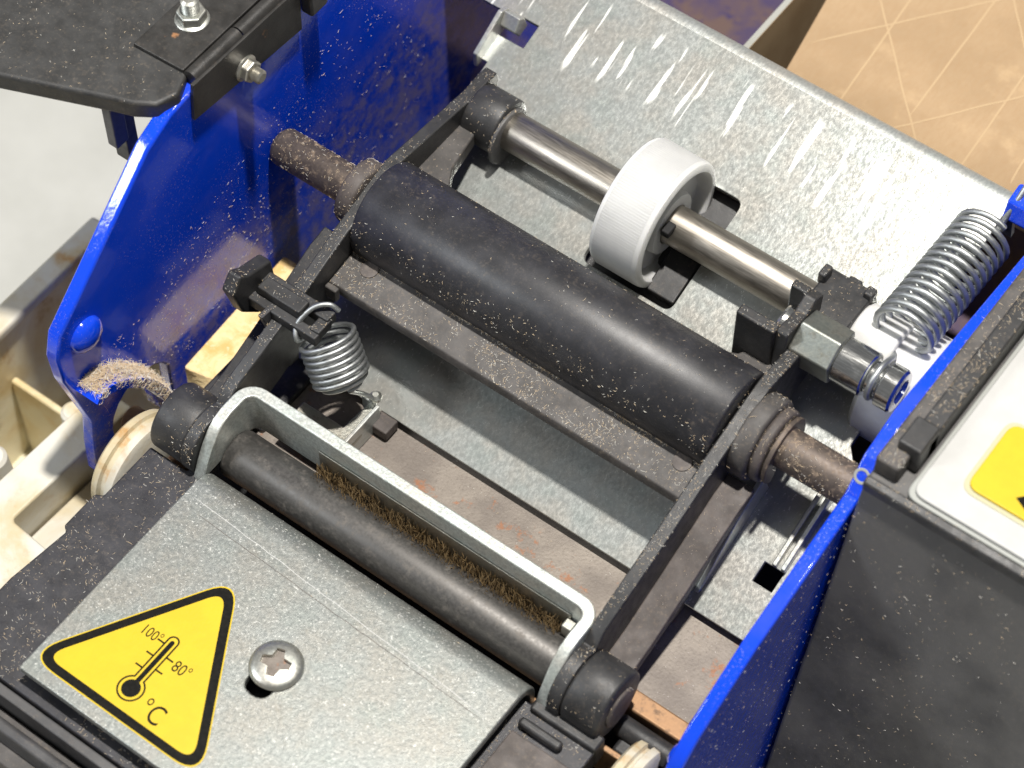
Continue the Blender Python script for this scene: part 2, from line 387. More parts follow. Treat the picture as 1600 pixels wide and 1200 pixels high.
prism('edge_flange', [(12, -.5), (30, -.5), (30, 2.9), (12, 1.7)], 51.2, 52, 'zinc', zp, 'x', .2, tp)
box('sensor_housing', (-4, 14), (37, 59.5), (-13, -3.2), 'blackc', zp, .6, tp)
prism('sensor_block', [(39, -4), (50, -4), (50, -1.2), (47, -.4), (39, -.6)], 7.9, 13.2, 'black', zp, 'x', .3, tp)
# zinc stop tab beside the right arm
box('stop_tab', (39.5, 46.5), (24, 34), (-4, 3), 'zdirty', mach, .5)
box('stop_foot', (41, 47), (19.5, 24.2), (-5.5, -1.0), 'zinc', mach, .4)
bin_ = box('bin_floor', (-53, 57), (68, 200), (-30, -28), 'purple', mach, 0)

# ---- knife plate
kn = box('knife_plate', (-31, 53), (-29.5, -9), (-12, -10), 'knife', mach, .2)
for x, y in ((-8.5, -24.6), (30.5, -24.2)):
    lathe('plate_pin', [(0, 1.1), (.9, 1.0), (1.5, .5)], (x, y, -10), (0, 0, 1), 'bolt', kn, 16)
box('floor_guide', (38, 41.5), (-30, -10), (-10, -5.5), 'zdirty', mach, .6)
box('guide_step', (42, 54.5), (-31, -27.6), (-20, -9.2), 'brass', mach, .4)

# ---- foam and left inner blocks
def jag(v): return (v[0]+random.uniform(-.3, .3), v[1]+random.uniform(-.3, .3), v[2])
foam = prism('foam_pad', round_poly([(-49.8, -22.8), (-43.2, -21.5), (-43.0, 4.5), (-51.0, 4.5)], .5, 2), -30, -12.3, 'foam', mach, 'z', .5)
box('inner_block', (-43, -30), (-26, 10), (-26, -9), 'black', mach, .5)

# ---- deck under the heater plate
dk = [(-41.5, -70.8), (-40.2, -59.9), (-41.2, -59.2), (-41.2, -52.3), (-39.9, -51.6), (-39.9, -40.6), (-32.5, -40.6), (-31.5, -38.2), (-29, -38.2), (-29, -41), (34, -41), (34, -39.6), (46, -39.6), (46, -84.2), (-41.5, -84.2)]
deck = prism('front_deck', dk, -9, -4.2, 'deck', mach, 'z', .35)
prism('deck_rib', [(-41.6, -84.4), (46, -84.4), (46, -86.0), (-41.6, -86.0)], -20, -5.0, 'cover', deck, 'z', .3)
prism('front_ledge', [(-41.6, -86.2), (46, -86.2), (46, -93), (-41.6, -93)], -20, -9.5, 'bar', deck, 'z', .4)
prism('front_rail', [(-90.5, -9.4), (-88.2, -9.4), (-88.0, -6.6), (-88.7, -6.0), (-90.0, -6.2)], -41.6, 46, 'cover', deck, 'x', .4)
box('deck_bar', (34.5, 42), (-45.4, -43.8), (-4.1, -2.4), 'black', deck, .6)
box('deck_bar', (34.4, 46.2), (-42.2, -39.4), (-8.5, -3.0), 'black', deck, .5)
box('brush_bed', (34.3, 45.6), (-54, -46.2), (-4.15, -3.6), 'rib', deck, .4)
box('brass_rail', (-38.5, 49.5), (-39.2, -38.2), (-16, -8.2), 'brass', mach, .25)
box('brass_rail', (-38.5, -33), (-36.4, -35.6), (-16, -8.4), 'brass', mach, .2)
box('hinge_block', (45.8, 53), (-37.5, -32.8), (-16, -10.5), 'black', mach, .8)
cylx('hinge_bush', 44.5, 54, -33.5, -10.3, 1.8, 'black', mach)
# white brush-roller discs in the water tank
for x0, x1, y, z in ((-47.5, -42.5, -39.8, -15.5), (48.5, 53.0, -41.0, -15)):
    d = lathe('roller_disc', [(0, 5), (.2, 8.6), (.7, 9.2), (1.8, 9.3), (2.1, 8.7), (x1-x0-2, 8.7), (x1-x0-1.7, 9.3), (x1-x0-.5, 9.2), (x1-x0, 8.4)], (x0, y, z), (1, 0, 0), 'tankw', mach, 44)

# ---- heater plate
hp = [(-82.4, -1.5), (-82.4, 0), (-43.4, 0)]+[(-43.4+4.4*math.sin(R(a)), -4.4+4.4*math.cos(R(a))) for a in range(9, 91, 9)]+[(-39.0, -8), (-40.4, -8), (-40.4, -4.6)]+[(-43.4+3.0*math.sin(R(a)), -4.4+3.0*math.cos(R(a))) for a in range(80, 0, -16)]+[(-43.4, -1.5)]
heat = prism('heater_plate', hp, -28.2, 33.2, 'zheat', mach, 'x', 0)
cut(heat, [prism('cutter', round_poly([(-.4, -65.6), (4.0, -65.6), (4.0, -58), (-.4, -58)], 2.15), -5, 3, 'zinc', None, 'z', 0)])
hb = heat.modifiers.new('bevel', 'BEVEL'); hb.width = .22*S; hb.segments = 2; hb.limit_method = 'ANGLE'; hb.angle_limit = R(50)
scr = lathe('heater_screw', [(0, 4.0), (.3, 4.1), (.6, 4.0), (.95, 3.6), (1.2, 2.9), (1.38, 1.9), (1.42, .3)], (1.9, -60.0, .05), (0, 0, 1), 'bolt', heat, 40, ang=70)
cr = [(-.95, .95), (-2.3, .6), (-2.3, -.6), (-.95, -.95), (-.6, -2.3), (.6, -2.3), (.95, -.95), (2.3, -.6), (2.3, .6), (.95, .95), (.6, 2.3), (-.6, 2.3)]
ca, sa = math.cos(R(18)), math.sin(R(18))
cut(scr, [prism('cutter', [(1.9+x*ca-y*sa, -60+x*sa+y*ca) for x, y in cr], .45, 4, 'zinc', None, 'z', 0)])
mesh('long_scratch', [], [], 'zinc', heat) if False else None
prism('screw_recess', [(1.9+(x*ca-y*sa)*.97, -60+(x*sa+y*ca)*.97) for x, y in cr], .46, .58, 'knife', heat, 'z', 0)
def sl(x0, y0, x1, y1, n=14, j=.10): return [(x0+(x1-x0)*i/n+random.uniform(-j, j)*.3, y0+(y1-y0)*i/n+random.uniform(-j, j)) for i in range(n+1)]
s1 = ribbon('long_scratch', sl(-26.5, -45.2, 31.5, -48.4, 26), .10, .004, 'white', heat, .012)
s2 = ribbon('long_scratch', sl(-24, -47.3, 31.0, -49.0, 26), .09, .004, 'rib', heat, .010)
# warning sticker
tri = [(-30.2, -80.9), (6.0, -80.9), (-11.8, -50.6)]
def inset(d):
    c = Vector((-12.35, -70.8)); r = 10.1
    return [tuple(c+(Vector(p)-c)*((r-d)/r)) for p in tri]
prism('sticker_edge', round_poly(inset(.62), 3.2, 8), .004, .05, 'yellow', heat, 'z', 0)
prism('sticker_border', round_poly(inset(.82), 3.0, 8), .052, .075, 'ink', heat, 'z', 0)
prism('sticker_face', round_poly(inset(2.15), 1.75, 8), .077, .10, 'yellow', heat, 'z', 0)
def ring2(name, outer, inner, z0, z1, mat, par):
    n = len(outer); vs = [(x, y, z) for z in (z0, z1) for pl_ in (outer, inner) for x, y in pl_]; fs = []
    for i in range(n):
        j = (i+1) % n
        fs += [(2*n+i, 2*n+j, 3*n+j, 3*n+i), (i, n+i, n+j, j), (i, j, 2*n+j, 2*n+i), (n+i, 3*n+i, 3*n+j, n+j)]
    return mesh(name, vs, fs, mat, par, 0, smooth=False)
tx, ty = -12.75, -75.3
def thermo(rb, rs, top):
    a = math.degrees(math.asin(rs/rb)); return [(tx+rb*math.sin(R(b)), ty+rb*math.cos(R(b))) for b in [a+(360-2*a)*i/28 for i in range(29)]]+[(tx+rs*math.sin(R(b)), top+rs*math.cos(R(b))) for b in [-90+180*i/10 for i in range(11)]]
ring2('thermometer_outline', thermo(2.15, 1.0, -66.0), thermo(1.87, .73, -66.0), .10, .115, 'ink', heat)
prism('thermometer_column', thermo(1.45, .38, -66.2), .10, .115, 'ink', heat, 'z', 0)
for x, y, s in ((-13.68, -66.9, -1), (-13.68, -69.4, -1), (-13.68, -71.8, -1), (-11.82, -68.5, 1), (-11.82, -70.9, 1)):
    box('thermometer_tick', tuple(sorted((x, x+s*1.25))), (y-.14, y+.14), (.10, .115), 'ink', heat, 0, smooth=False)
def text(body, x, y, size, sx=1.):
    cu = bpy.data.curves.new('lettering', 'FONT'); cu.body = body; cu.size = size; cu.extrude = .006; cu.resolution_u = 4
    o = bpy.data.objects.new('tmp', cu); COL.objects.link(o); bpy.context.view_layer.update()
    me = bpy.data.meshes.new_from_object(o.evaluated_get(bpy.context.evaluated_depsgraph_get()))
    bpy.data.objects.remove(o, do_unlink=True)
    for v in me.vertices: v.co = Vector(((x+v.co.x*sx)*S, (y+v.co.y)*S, (.107+v.co.z)*S))
    return link('lettering', me, 'ink', heat, smooth=False)
text('100°', -18.0, -67.6, 2.5, .78)
text('80°', -10.3, -69.6, 2.75, .80)
text('°C', -9.7, -77.9, 4.5, .80)

# ---- tension roller in its bracket
cylx('tension_roller', -28.7, 34.4, -33.4, -4.4, 4.1, 'froll', mach, .5)
br = []
def brk_top(y): return 6.0 if y > -33 else 6.0-((-33-y)/7.5)**2*8.5
path = [(-29.8, -41.0), (-29.8, -39.5), (-29.8, -38), (-29.8, -36.5), (-29.8, -35), (-29.8, -33), (-29.8, -30)]+[(-27.2+2.6*math.cos(R(a)), -30+2.6*math.sin(R(a))) for a in range(165, 80, -15)]
mir = [(2*2.85-x, y) for x, y in path[::-1]]
path = path+[(-10, -27.4), (15, -27.4)]+mir
vs, fs = [], []
for i, p in enumerate(path):
    a = Vector(path[max(i-1, 0)]); b = Vector(path[min(i+1, len(path)-1)]); d = (b-a).normalized(); n = Vector((-d.y, d.x))*1.0
    zt = brk_top(p[1])
    for s, z in ((1, zt), (-1, zt), (-1, min(-3.2, zt-2.5)), (1, min(-3.2, zt-2.5))): vs.append((p[0]+n.x*s, p[1]+n.y*s, z))
for i in range(len(path)-1):
    for k in range(4): fs.append((4*i+k, 4*i+(k+1) % 4, 4*i+4+(k+1) % 4, 4*i+4+k))
L4 = 4*(len(path)-1); fs += [(0, 3, 2, 1), (L4, L4+1, L4+2, L4+3)]
brk = mesh('roller_bracket', vs, fs, 'zbr', mach, .3)
# brush channel and bristles
bc = box('brush_channel', (-15.5, 32), (-28.7, -28.45), (-6, 2.2), 'zdirty', mach, .1)
box('brush_channel', (-15.5, 32), (-29.8, -28.75), (-9, -4.6), 'rib', mach, .2)
box('brush_tip', (31.4, 33.2), (-30.4, -28.6), (-6, 1.2), 'zdirty', mach, .3)

# ---- swing frame: two arms
top = [(38.3, 15.4), (37.6, 17.4), (35, 17.6), (32, 17.2), (21.7, 18.4), (11.8, 19.6), (8.6, 18.9), (-1, 16.0), (-9, 13.0), (-18.5, 9.6), (-29.5, 6.2)]
bot = [(-30.5, -6.3), (-10, 0.6), (0, 4.2), (8, 5.5), (16, 7.6), (26, 9.4), (33, 9.6), (36, 11)]
prof = top+arc(-35, -1.4, 6.0, 58, 292, 16)+bot
armL = prism('frame_arm', prof, -33.2, -30.9, 'blackc', mach, 'x', .3)
armR = prism('frame_arm', [p for p in prof if p[0] < 24.5]+[(24.5, 9.2), (24.5, 16.9)] if False else prof, 36.4, 38.7, 'blackc', mach, 'x', .3)
cylx('pivot_boss', -39.6, -33.1, -35, -1.5, 5.8, 'black', armL, .5)
cylx('pivot_boss', 38.6, 45.2, -35, -1.5, 5.8, 'black', armR, .6)
cylx('pivot_end', 45.0, 45.7, -35, -1.6, 3.4, 'rib', armR, .3)
cylx('rod_boss', -31.0, -24.6, 32.3, 13.0, 5.0, 'blackc', armL, .4)
cylx('rod_clip', -24.6, -23.9, 31.5, 12.2, 5.0, 'cover', armL, .2)
# webs beside the right arm, between pivot and bearing
web = [(-30, -2.6), (-24, -1.2), (-12, 3.6), (-2, 7.8), (2, 8.5), (2, 6.9), (-11, 1.6), (-24, -3.4), (-30, -5)]
prism('arm_web', web, 38.6, 43.4, 'rib', armR, 'x', .3)
prism('arm_web', [(a, b) for a, b in web], -38.5, -33.1, 'black', armL, 'x', .3)
# gussets behind the roller
prism('frame_gusset', [(-31.2, 28), (-28.0, 28.2), (-26.6, 20), (-24, 15.5), (-13, 12), (-13, 10.5), (-31.2, 10.5)], 11.0, 14.0, 'bar', armL, 'z', .4)
prism('frame_gusset', [(36.8, 27), (33, 24), (29.5, 17.5), (20, 13), (12, 11.5), (12, 10), (36.8, 10)], 11.0, 14.0, 'bar', armR, 'z', .4)
# crossbar in front of the pressure roller
cb = [(-6.6, 8.6), (-6.4, 9.3), (.8, 10.6), (1.2, 9.8), (1.2, 4), (-3.4, 4), (-3.4, 6.2), (-5.0, 6.2), (-5.0, 7.3), (-6.6, 7.3)]
cbo = prism('crossbar', cb, -30.8, 36.3, 'bar', mach, 'x', .25)
box('bar_notch', (-30.7, -28.4), (-7.8, -6.7), (6.8, 9.6), 'bar', cbo, .3)
for x in (-26.6, 32.6):
    lathe('bar_rivet', [(0, 1.55), (.25, 1.5), (.3, 1.2), (.2, .2)], (x, -1.5, 10.15), (0, -.18, 1), 'rib', cbo, 24)
# ---- pressure roller
rol = lathe('pressure_roller', [(0, 7.2), (.05, 8.1), (.3, 8.3), (66.6, 8.3), (66.85, 8.1), (66.9, 7.2)], (-30.7, 7.2, 13.7), (1, 0, 0), 'rubber', mach, 72, ang=60)
sh = lathe('roller_shaft', [(0, 2.3), (.5, 2.9), (1.1, 3.2), (18, 3.2)], (-51.8, 7.4, 14), (1, 0, 0), 'shaft', rol, 32, ang=60)
cylx('roller_shaft', 39, 57.2, 7.4, 14.4, 3.3, 'shaft', rol)
cylx('bearing', -36.4, -33.2, 7.4, 14, 5.6, 'rib', rol, .6)
cylx('bearing', 38.6, 41.8, 7.4, 13.2, 6.9, 'bar', rol, .5)
cylx('bearing_collar', 41.8, 43.6, 7.4, 13.2, 6.1, 'rib', rol, .5)
cl = [(7.4+r*math.cos(R(a)), 13.2+r*math.sin(R(a))) for r, rng in ((5.6, range(-50, 231, 20)), (3.2, range(230, -51, -20))) for a in rng]
prism('retaining_clip', cl, 43.9, 44.7, 'shaft', rol, 'x', .15)

# ---- rod, guide wheel
cylx('guide_rod', -24.2, 37.2, 32.3, 13.0, 3.3, 'rod', mach, .3)
wy, wz = 32.3, 12.8
wheel = lathe('guide_wheel', [(0, 3.2), (0, 10.2), (.3, 10.9), (.9, 11.2), (8.6, 11.2), (9.2, 11.0), (9.5, 10.5), (9.5, 9.8), (8.9, 9.3), (7.7, 9.0), (7.3, 8.6), (7.2, 5.6), (8.5, 5.3), (8.6, 5.1), (8.6, 3.5), (4, 3.45)], (-1.2, wy, wz), (1, 0, 0), 'nylon', mach, 64, closed=False, ang=40)
vs, fs = [], []
for k in range(150):                                     # fine moulded knurl on the tread
    a = 2*math.pi*k/150
    for x in (-.2, 7.2):
        for da, r in ((-.35, 11.192), (0, 11.209), (.35, 11.192)):
            an = a+da*2*math.pi/150; vs.append((x, wy+r*math.cos(an), wz+r*math.sin(an)))
    q = 6*k; fs += [(q, q+1, q+4, q+3), (q+1, q+2, q+5, q+4)]
mesh('wheel_tread', vs, fs, 'nylon', wheel, 0, fix=False)
box('wheel_key', (7.6, 9.2), (28.2, 30.6), (14.6, 16.0), 'void', wheel, .3)

# ---- right end: rod block, flange, standoff, screw
prism('rod_block', round_poly([(26.5, 8.5), (37.2, 8.5), (38, 14), (36.6, 18.2), (27.2, 18.4)], 1.2, 4), 33.4, 41.6, 'black', armR, 'x', .4)
box('rod_block_tooth', (33.0, 34.4), (33, 35.5), (17.6, 20.2), 'black', armR, .4)
box('rod_block_tooth', (40.2, 41.9), (34.5, 36.4), (17.4, 19.4), 'black', armR, .4)
prism('standoff_wall', round_poly([(18.2, 9.0), (28.6, 9.0), (29.2, 21.8), (26.8, 23.0), (24.6, 21.6), (19.0, 22.6)], .9, 3), 34.4, 36.5, 'black', armR, 'x', .35)
box('wall_wing', (27.8, 34.6), (18.2, 20.2), (8.2, 22.6), 'black', armR, .4)
box('wall_wing', (31.6, 34.6), (27.2, 28.8), (12, 22.4), 'black', armR, .4)
so = prism('hex_standoff', hexpoly(23.6, 17.6, 4.5, 40), 36.5, 43.6, 'hexz', mach, 'x', .35)
lathe('standoff_neck', [(0, 3.5), (.3, 3.7), (5.0, 3.7), (5.3, 3.4), (5.5, 2.7), (7.3, 2.7), (7.5, 3.3), (7.8, 3.6), (10.0, 3.6), (10.4, 3.3), (10.45, 2.2), (10.0, 2.0), (9.95, .2)], (43.5, 23.6, 17.6), (1, 0, 0), 'chrome', so, 44, ang=30)
lathe('standoff_screw', [(0, 3.4), (.9, 3.6), (1.4, 3.2), (1.6, 2)], (34.4, 23.6, 17.6), (-1, 0, 0), 'chrome', so, 32)
# white rod sleeve and bush
slv = cylx('rod_sleeve', 41.5, 49, 32.0, 12.4, 5.6, 'nylon', mach, .5)
lathe('sleeve_bush', [(0, 7), (.4, 9.2), (1.2, 9.9), (8.5, 10.0), (9.4, 9.4), (9.6, 7.5)], (46.4, 32.0, 6.4), (1, 0, 0), 'nylon', slv, 48)

# ---- springs
p = Vector((50.1, 23.6, 17.6))
hook = [(50.0, 23.6+3.1*math.cos(R(a)), 17.6+3.1*math.sin(R(a))) for a in (-60, -100, -150, 170, 130, 90, 50)]
coil((49.0, 31.2, 19.8), (49.6, 54.4, 20.4), 4.6, 14.5, .50, 'spring', 'tension_spring', mach,
     head=hook+[(49.8, 27.6, 18.4), (49.2, 29.6, 16.4)], tail=[(50.6, 57.2, 19.6), (51.2, 60.0, 23.6), (51.4, 63.0, 25.6), (51.2, 65.2, 22.6)], ph=2.2)
# black spring anchor on the left arm
an = box('spring_anchor', (-38.2, -24.6), (-14.2, -12.0), (10.2, 12.4), 'black', armL, .3)
box('spring_anchor', (-38.2, -24.4), (-17.6, -15.9), (9.4, 11.6), 'black', armL, .3)
box('spring_anchor', (-37.0, -28.6), (-16.1, -13.4), (11.0, 13.4), 'black', armL, .3)
box('spring_anchor', (-26.4, -24.4), (-16.6, -13.4), (10.0, 12.0), 'black', armL, .3)
prism('anchor_cheek', [(-20.6, 15.2), (-18.4, 17.8), (-16.2, 16.2), (-11.5, 14.6), (-11.0, 9), (-15.5, 5), (-19.0, 9)], -40.2, -37.6, 'black', armL, 'x', .5)
prism('anchor_gusset', [(-19.5, 12), (-12, 11), (-12.5, -7), (-14.8, -7)], -34.2, -33.2, 'cover', armL, 'x', .2)
coil((-25.0, -14.4, 8.6), (-19.8, -16.8, 1.6), 4.4, 8.6, .42, 'spring', 'return_spring', mach,
     head=[(-24.4, -11.6, 12.4), (-25.8, -12.2, 13.6), (-27.6, -14.0, 13.2), (-28.6, -16.8, 11.2), (-27.6, -18.2, 9.4)],
     tail=[(-18.4, -14.6, -1.6), (-17.6, -13.4, -3.4), (-17.8, -12.6, -5.0)], ph=1.0, taper=.45)
# zinc tab that the spring hooks on
tabp = [(-27, -26), (-16.2, -26), (-15.8, -20), (-16.2, -12.8), (-18.5, -12.8), (-19, -19), (-27, -19)]
tb = prism('spring_tab', tabp, -7.2, -6.2, 'zdirty', mach, 'z', .2)
box('tab_flange', (-16.6, -15.9), (-25.8, -13.4), (-10, -4.4), 'zinc', tb, .2)
box('tab_post', (-19.6, -17.2), (-13.6, -12.6), (-8, -4.6), 'zinc', tb, .3)
lathe('spring_end', [(0, .7), (.4, 1.0), (1.0, 1.0), (1.5, .5)], (-17.4, -12.6, -4.8), (0, 0, 1), 'bolt', tb, 16)
box('tab_shoulder', (-17.6, -13.2), (-15.6, -12.4), (-9.6, -7.4), 'rib', tb, .3)

# ---- right cover with key panel
CY, CZ, CS = 1.5, 28.0, .215
cov = prism('cover_body', [(CY, CZ), (CY+60, CZ), (CY+60, -70), (CY-98*CS, -70)], 60.0, 140, 'cover', mach, 'x', .7)
cov['label'] = 'black dusty plastic cover beside the low blue plate'
prism('cover_trim', [(CY-.9, CZ-1.2), (CY-.9, CZ+.8), (CY+.6, CZ+1.2), (CY+.8, CZ-1.2)], 60.2, 140, 'black', cov, 'x', .4)
box('cover_rail', (60.1, 64.0), (3.5, 66), (CZ, CZ+3.6), 'bar', cov, .5)
box('cover_rail', (62.4, 65.4), (9, 66), (CZ, CZ+4.6), 'black', cov, .4)
box('rail_clip', (61.6, 65.4), (6.6, 12.0), (CZ, CZ+5.4), 'blackc', cov, .4)
kp = round_poly([(65.9, 2.2), (140, 2.2), (140, 66), (65.9, 66)], 2.2, 6)
prism('key_panel_edge', kp, CZ, CZ+1.0, 'grey', cov, 'z', .3)
kpan = prism('key_panel', [(x+(.7 if x < 80 else 0), y+(.6 if y < 30 else 0)) for x, y in kp], CZ+1.0, CZ+1.7, 'white', cov, 'z', .3)
def key(x, y, mark):
    q = round_poly([(x, y), (x+18, y), (x+18, y+13), (x, y+13)], 2, 6)
    qo = round_poly([(x-.7, y-.7), (x+18.7, y-.7), (x+18.7, y+13.7), (x-.7, y+13.7)], 2.4, 6)
    prism('key_frame', qo, CZ+1.7, CZ+1.85, 'keyrim', cov, 'z', .1); prism('key', q, CZ+1.85, CZ+2.3, 'yellow', cov, 'z', .2)
    if mark: prism('key_mark', [(x+6.6, y+2.4), (x+9.6, y+.9), (x+10.4, y+3.4), (x+8.2, y+4.2)], CZ+2.3, CZ+2.33, 'ink', cov, 'z', 0)
M_['keyrim'] = plain('key_rim', (.45, .43, .28), .5)
key(72.3, 7.8, True); key(72.3, 24.6, False)

# ---- lid and hinge
LZ = 44.0
lidp = [(-100, -34.3), (-76.8, -25.0), (-60, -18.2), (-56.6, -17.0), (-53.6, -15.0), (-52.2, -11.6), (-54.0, -7.4), (-54.4, 60), (-100, 60)]
lid = prism('lid', lidp, LZ-3.6, LZ, 'lid', mach, 'z', .7, seg=3)
box('lid_stay', (-66, -63), (-14, -11.5), (22, LZ-3.6), 'blackc', lid, .3)
box('lid_stay', (-64.6, -62.6), (-16.4, -13.6), (28, LZ-3.6), 'cover', lid, .3)
hl = prism('hinge_leaf', [(-63.6, -8.6), (-54.2, -8.2), (-54.2, 60), (-63.6, 60)], LZ+.02, LZ+.75, 'hinge', lid, 'z', .2)
hk = tube('hinge_knuckle', [(-52.9, -8.2, LZ-.2), (-52.9, 2.4, LZ-.2)], 1.35, 'hinge', lid, 18)
tube('hinge_knuckle', [(-52.9, 2.7, LZ-.2), (-52.9, 16, LZ-.2)], 1.30, 'hinge', lid, 18)
flap = prism('hinge_flap', [(-9.4, LZ+.4), (-10.2, 37.2), (14.8, 34.9), (15.2, LZ)], -51.9, -51.2, 'hinge', plateL, 'x', .15)
def fastener(base, axis, r, h, par, thread):
    ax = Vector(axis).normalized(); u, v = frame_of(ax); b = Vector(base)
    f = lambda p: tuple(b+u*p[0]+v*p[1]+ax*p[2])
    o = prism('hex_nut', hexpoly(0, 0, r, 10), 0, h, 'bolt', par, 'z', .35, f)
    lathe('washer', [(0, r*1.12), (.3, r*1.12), (.5, r)], b-ax*.1, axis, 'bolt', par, 28)
    pr2 = []
    for i in range(int(thread/.22)): pr2 += [(h+i*.22, r*.50), (h+i*.22+.11, r*.58)]
    lathe('bolt_thread', [(h-.2, r*.5)]+pr2+[(h+thread, r*.4)], b, axis, 'bolt', par, 20, ang=20)
fastener((-51.2, 1.6, 38.2), (1, 0, 0), 2.0, 1.7, plateL, 1.7)
fastener((-59.6, .2, LZ+.75), (0, 0, 1), 2.4, 2.0, lid, 2.6)
box('lid_latch', (-51.8, -49.4), (15.4, 19.4), (38, 43), 'blackc', plateL, .5)

# ------------------------------------------------------------------ water tank
tank = empty('water_tank', (-62, -55, -90), 'stained cream plastic water tank beside the blue plate', 'water tank')
box('tank_floor', (-84, -54.5), (-150, -6), (-58, -56), 'tank', tank, .5)
box('tank_wall', (-86.2, -83.6), (-150, -5.2), (-70, -22), 'tank', tank, .5)
box('wall_rim', (-87.2, -82.6), (-150, -4.6), (-21.9, -19.6), 'tankw', tank, .8)
box('tank_wall', (-83.4, -54.6), (-8.4, -5.4), (-70, -20.4), 'tank', tank, .8)
rim = prism('tank_rim', round_poly([(-56.8, -57.8), (-55.5, -30), (-62.5, -30), (-64.0, -62), (-66, -76), (-47.5, -76), (-47.5, -58.6)], .8, 3), -34, -20.3, 'tankw', tank, 'z', .8)
prism('tank_shelf', [(-56.4, -58), (-42, -58), (-42, -28), (-55.2, -28)], -33, -28, 'tankw', tank, 'z', .5)
for (x, y, rr, zz) in ((-69.5, -50.0, 2.6, -24), (-63.6, -36.0, 2.2, -22)):
    lathe('tank_post', [(0, rr+1.6), (20, rr+.9), (36, rr), (36.6, rr-.6)], (x, y, zz-36), (0, 0, 1), 'tankw', tank, 28)
box('tank_rib', (-83.4, -66), (-33, -31.6), (-57, -34), 'tank', tank, .5)

# ------------------------------------------------------------------ kraft card and bin wall behind
kc = empty('kraft_card', (30, 100, 0), 'creased brown kraft card lying behind the zinc plate', 'card')
KZ = 4.0
kb = prism('card_sheet', [(1.6, 71.5), (-4.2, 104), (-8, 135), (130, 135), (130, 71.5)], KZ-1.6, KZ, 'kraft', kc, 'z', .2)
KI = 0
KL = ((11.8, 74.0, 9.0, 106.4), (22.8, 80.1, 20.9, 115.3), (35.2, 73.5, 33.3, 103.7), (43.4, 77.6, 42.0, 88.6), (0.8, 83.7, 24.3, 114.8), (20.6, 74.3, 37.2, 97.0), (3.2, 101.1, 28.6, 73.8), (21.7, 114.9, 34.2, 100.0))
for (x0, y0, x1, y1) in KL:
    ribbon('crease', sl(x0, y0, x1, y1, 10, .15), .34, KZ+.002+.004*KI, 'crease', kb, .02); KI += 1
cw = box('bin_wall_strip', (-7.4, -6.2), (66, 150), (-27.9, KZ+1.5), 'tan', None, .2)
tag(cw, 'thin upright bin wall with grey edge, its tan standing in for light off the kraft card', 'card')
cw.data.materials.append(M_['cardedge'])
for f in cw.data.polygons:
    if f.normal.z > .9: f.material_index = 1

# ------------------------------------------------------------------ brush bristles and paper dust
class Fib:
    def __init__(s): s.v = []; s.f = []
    def add(s, p, d, n, ln, wd, curl):
        side = d.cross(n).normalized(); k = len(s.v); segs = 3
        for i in range(segs+1):
            t = i/segs-.5
            c = p+d*(ln*t)+side*(curl*ln*(t*t-.08))+n*(wd*.4+ln*.10*(.25-t*t)*4*s.lift)
            ww = wd*(.5 if i in (0, segs) else 1)
            s.v += [c-side*ww*.5, c+n*ww*.6, c+side*ww*.5]
        for i in range(segs):
            a = k+3*i
            for q in range(3): s.f.append((a+q, a+(q+1) % 3, a+3+(q+1) % 3, a+3+q))
    def build(s, name, mat, parent=None):
        o = mesh(name, [tuple(v) for v in s.v], s.f, mat, parent, 0, fix=False); o['kind'] = 'stuff'; return o
fb = Fib(); fb.lift = 0
for i in range(4200):
    x = random.uniform(-15, 31); y = random.uniform(-32.4, -28.9); z = random.uniform(-3.6, -.4)+(y+30)*.35
    d = Vector((random.uniform(-.35, .35), random.uniform(-.55, .3), 1)).normalized()
    fb.add(Vector((x, y, z)), d, Vector((0, -.5, .8)).normalized(), random.uniform(1.2, 2.6), random.uniform(.10, .2), random.uniform(-.3, .3))
bo = fb.build('bristles', 'bristle', mach)

from mathutils.noise import noise as pn
dusts = {'fuzz': Fib(), 'fuzzw': Fib()}
for d_ in dusts.values(): d_.lift = .6
bpy.context.view_layer.update()
def scatter(o, count, ln=(.35, 1.1), wd=(.05, .09), pale=.3, nz=.1, clump=.3, region=None, lift=.6):
    me = o.data; me.calc_loop_triangles(); tris = []; tot = 0
    off = Vector((0, 0, 0)); V = [v.co/S for v in me.vertices]
    for t in me.loop_triangles:
        n = Vector(t.normal)
        if n.z < nz: continue
        a, b, c = (V[i] for i in t.vertices)
        if region and not region((a+b+c)/3) and t.area/S/S < 30: continue
        tot += t.area/S/S; tris.append((tot, a, b, c, n))
    if not tris: return
    import bisect
    keys = [t[0] for t in tris]; done = 0; tries = 0
    while done < count and tries < count*8:
        tries += 1
        _, a, b, c, n = tris[bisect.bisect_left(keys, random.random()*tot)]
        u, v = random.random(), random.random()
        if u+v > 1: u, v = 1-u, 1-v
        p = a+(b-a)*u+(c-a)*v
        if region and not region(p): continue
        if clump and pn(p*.16)+.5*pn(p*.5) < random.uniform(-.5, clump): continue
        d = Vector((random.gauss(0, 1), random.gauss(0, 1), random.gauss(0, 1))); d = (d-n*d.dot(n)).normalized()
        f = dusts['fuzzw' if random.random() < pale else 'fuzz']; f.lift = lift
        L = random.uniform(*ln)*.55*(1.9 if random.random() < .04 else 1)
        if random.random() < .6: L *= .35
        f.add(p, d, n, L, random.uniform(*wd)*.72, random.uniform(-.7, .7)); done += 1
near_slot = lambda p: (p.y+33)**2+(p.z+2)**2 < 150
scatter(plateL, 2600, nz=-.1, clump=.4, region=lambda p: p.x > -52.2 and -44 < p.y < 45 and -14 < p.z < 36 and (p.z < 20+p.y*.4))
scatter(plateL, 3000, nz=-.1, region=lambda p: p.x > -52.2 and -40 < p.y < 8 and -18 < p.z < 6)
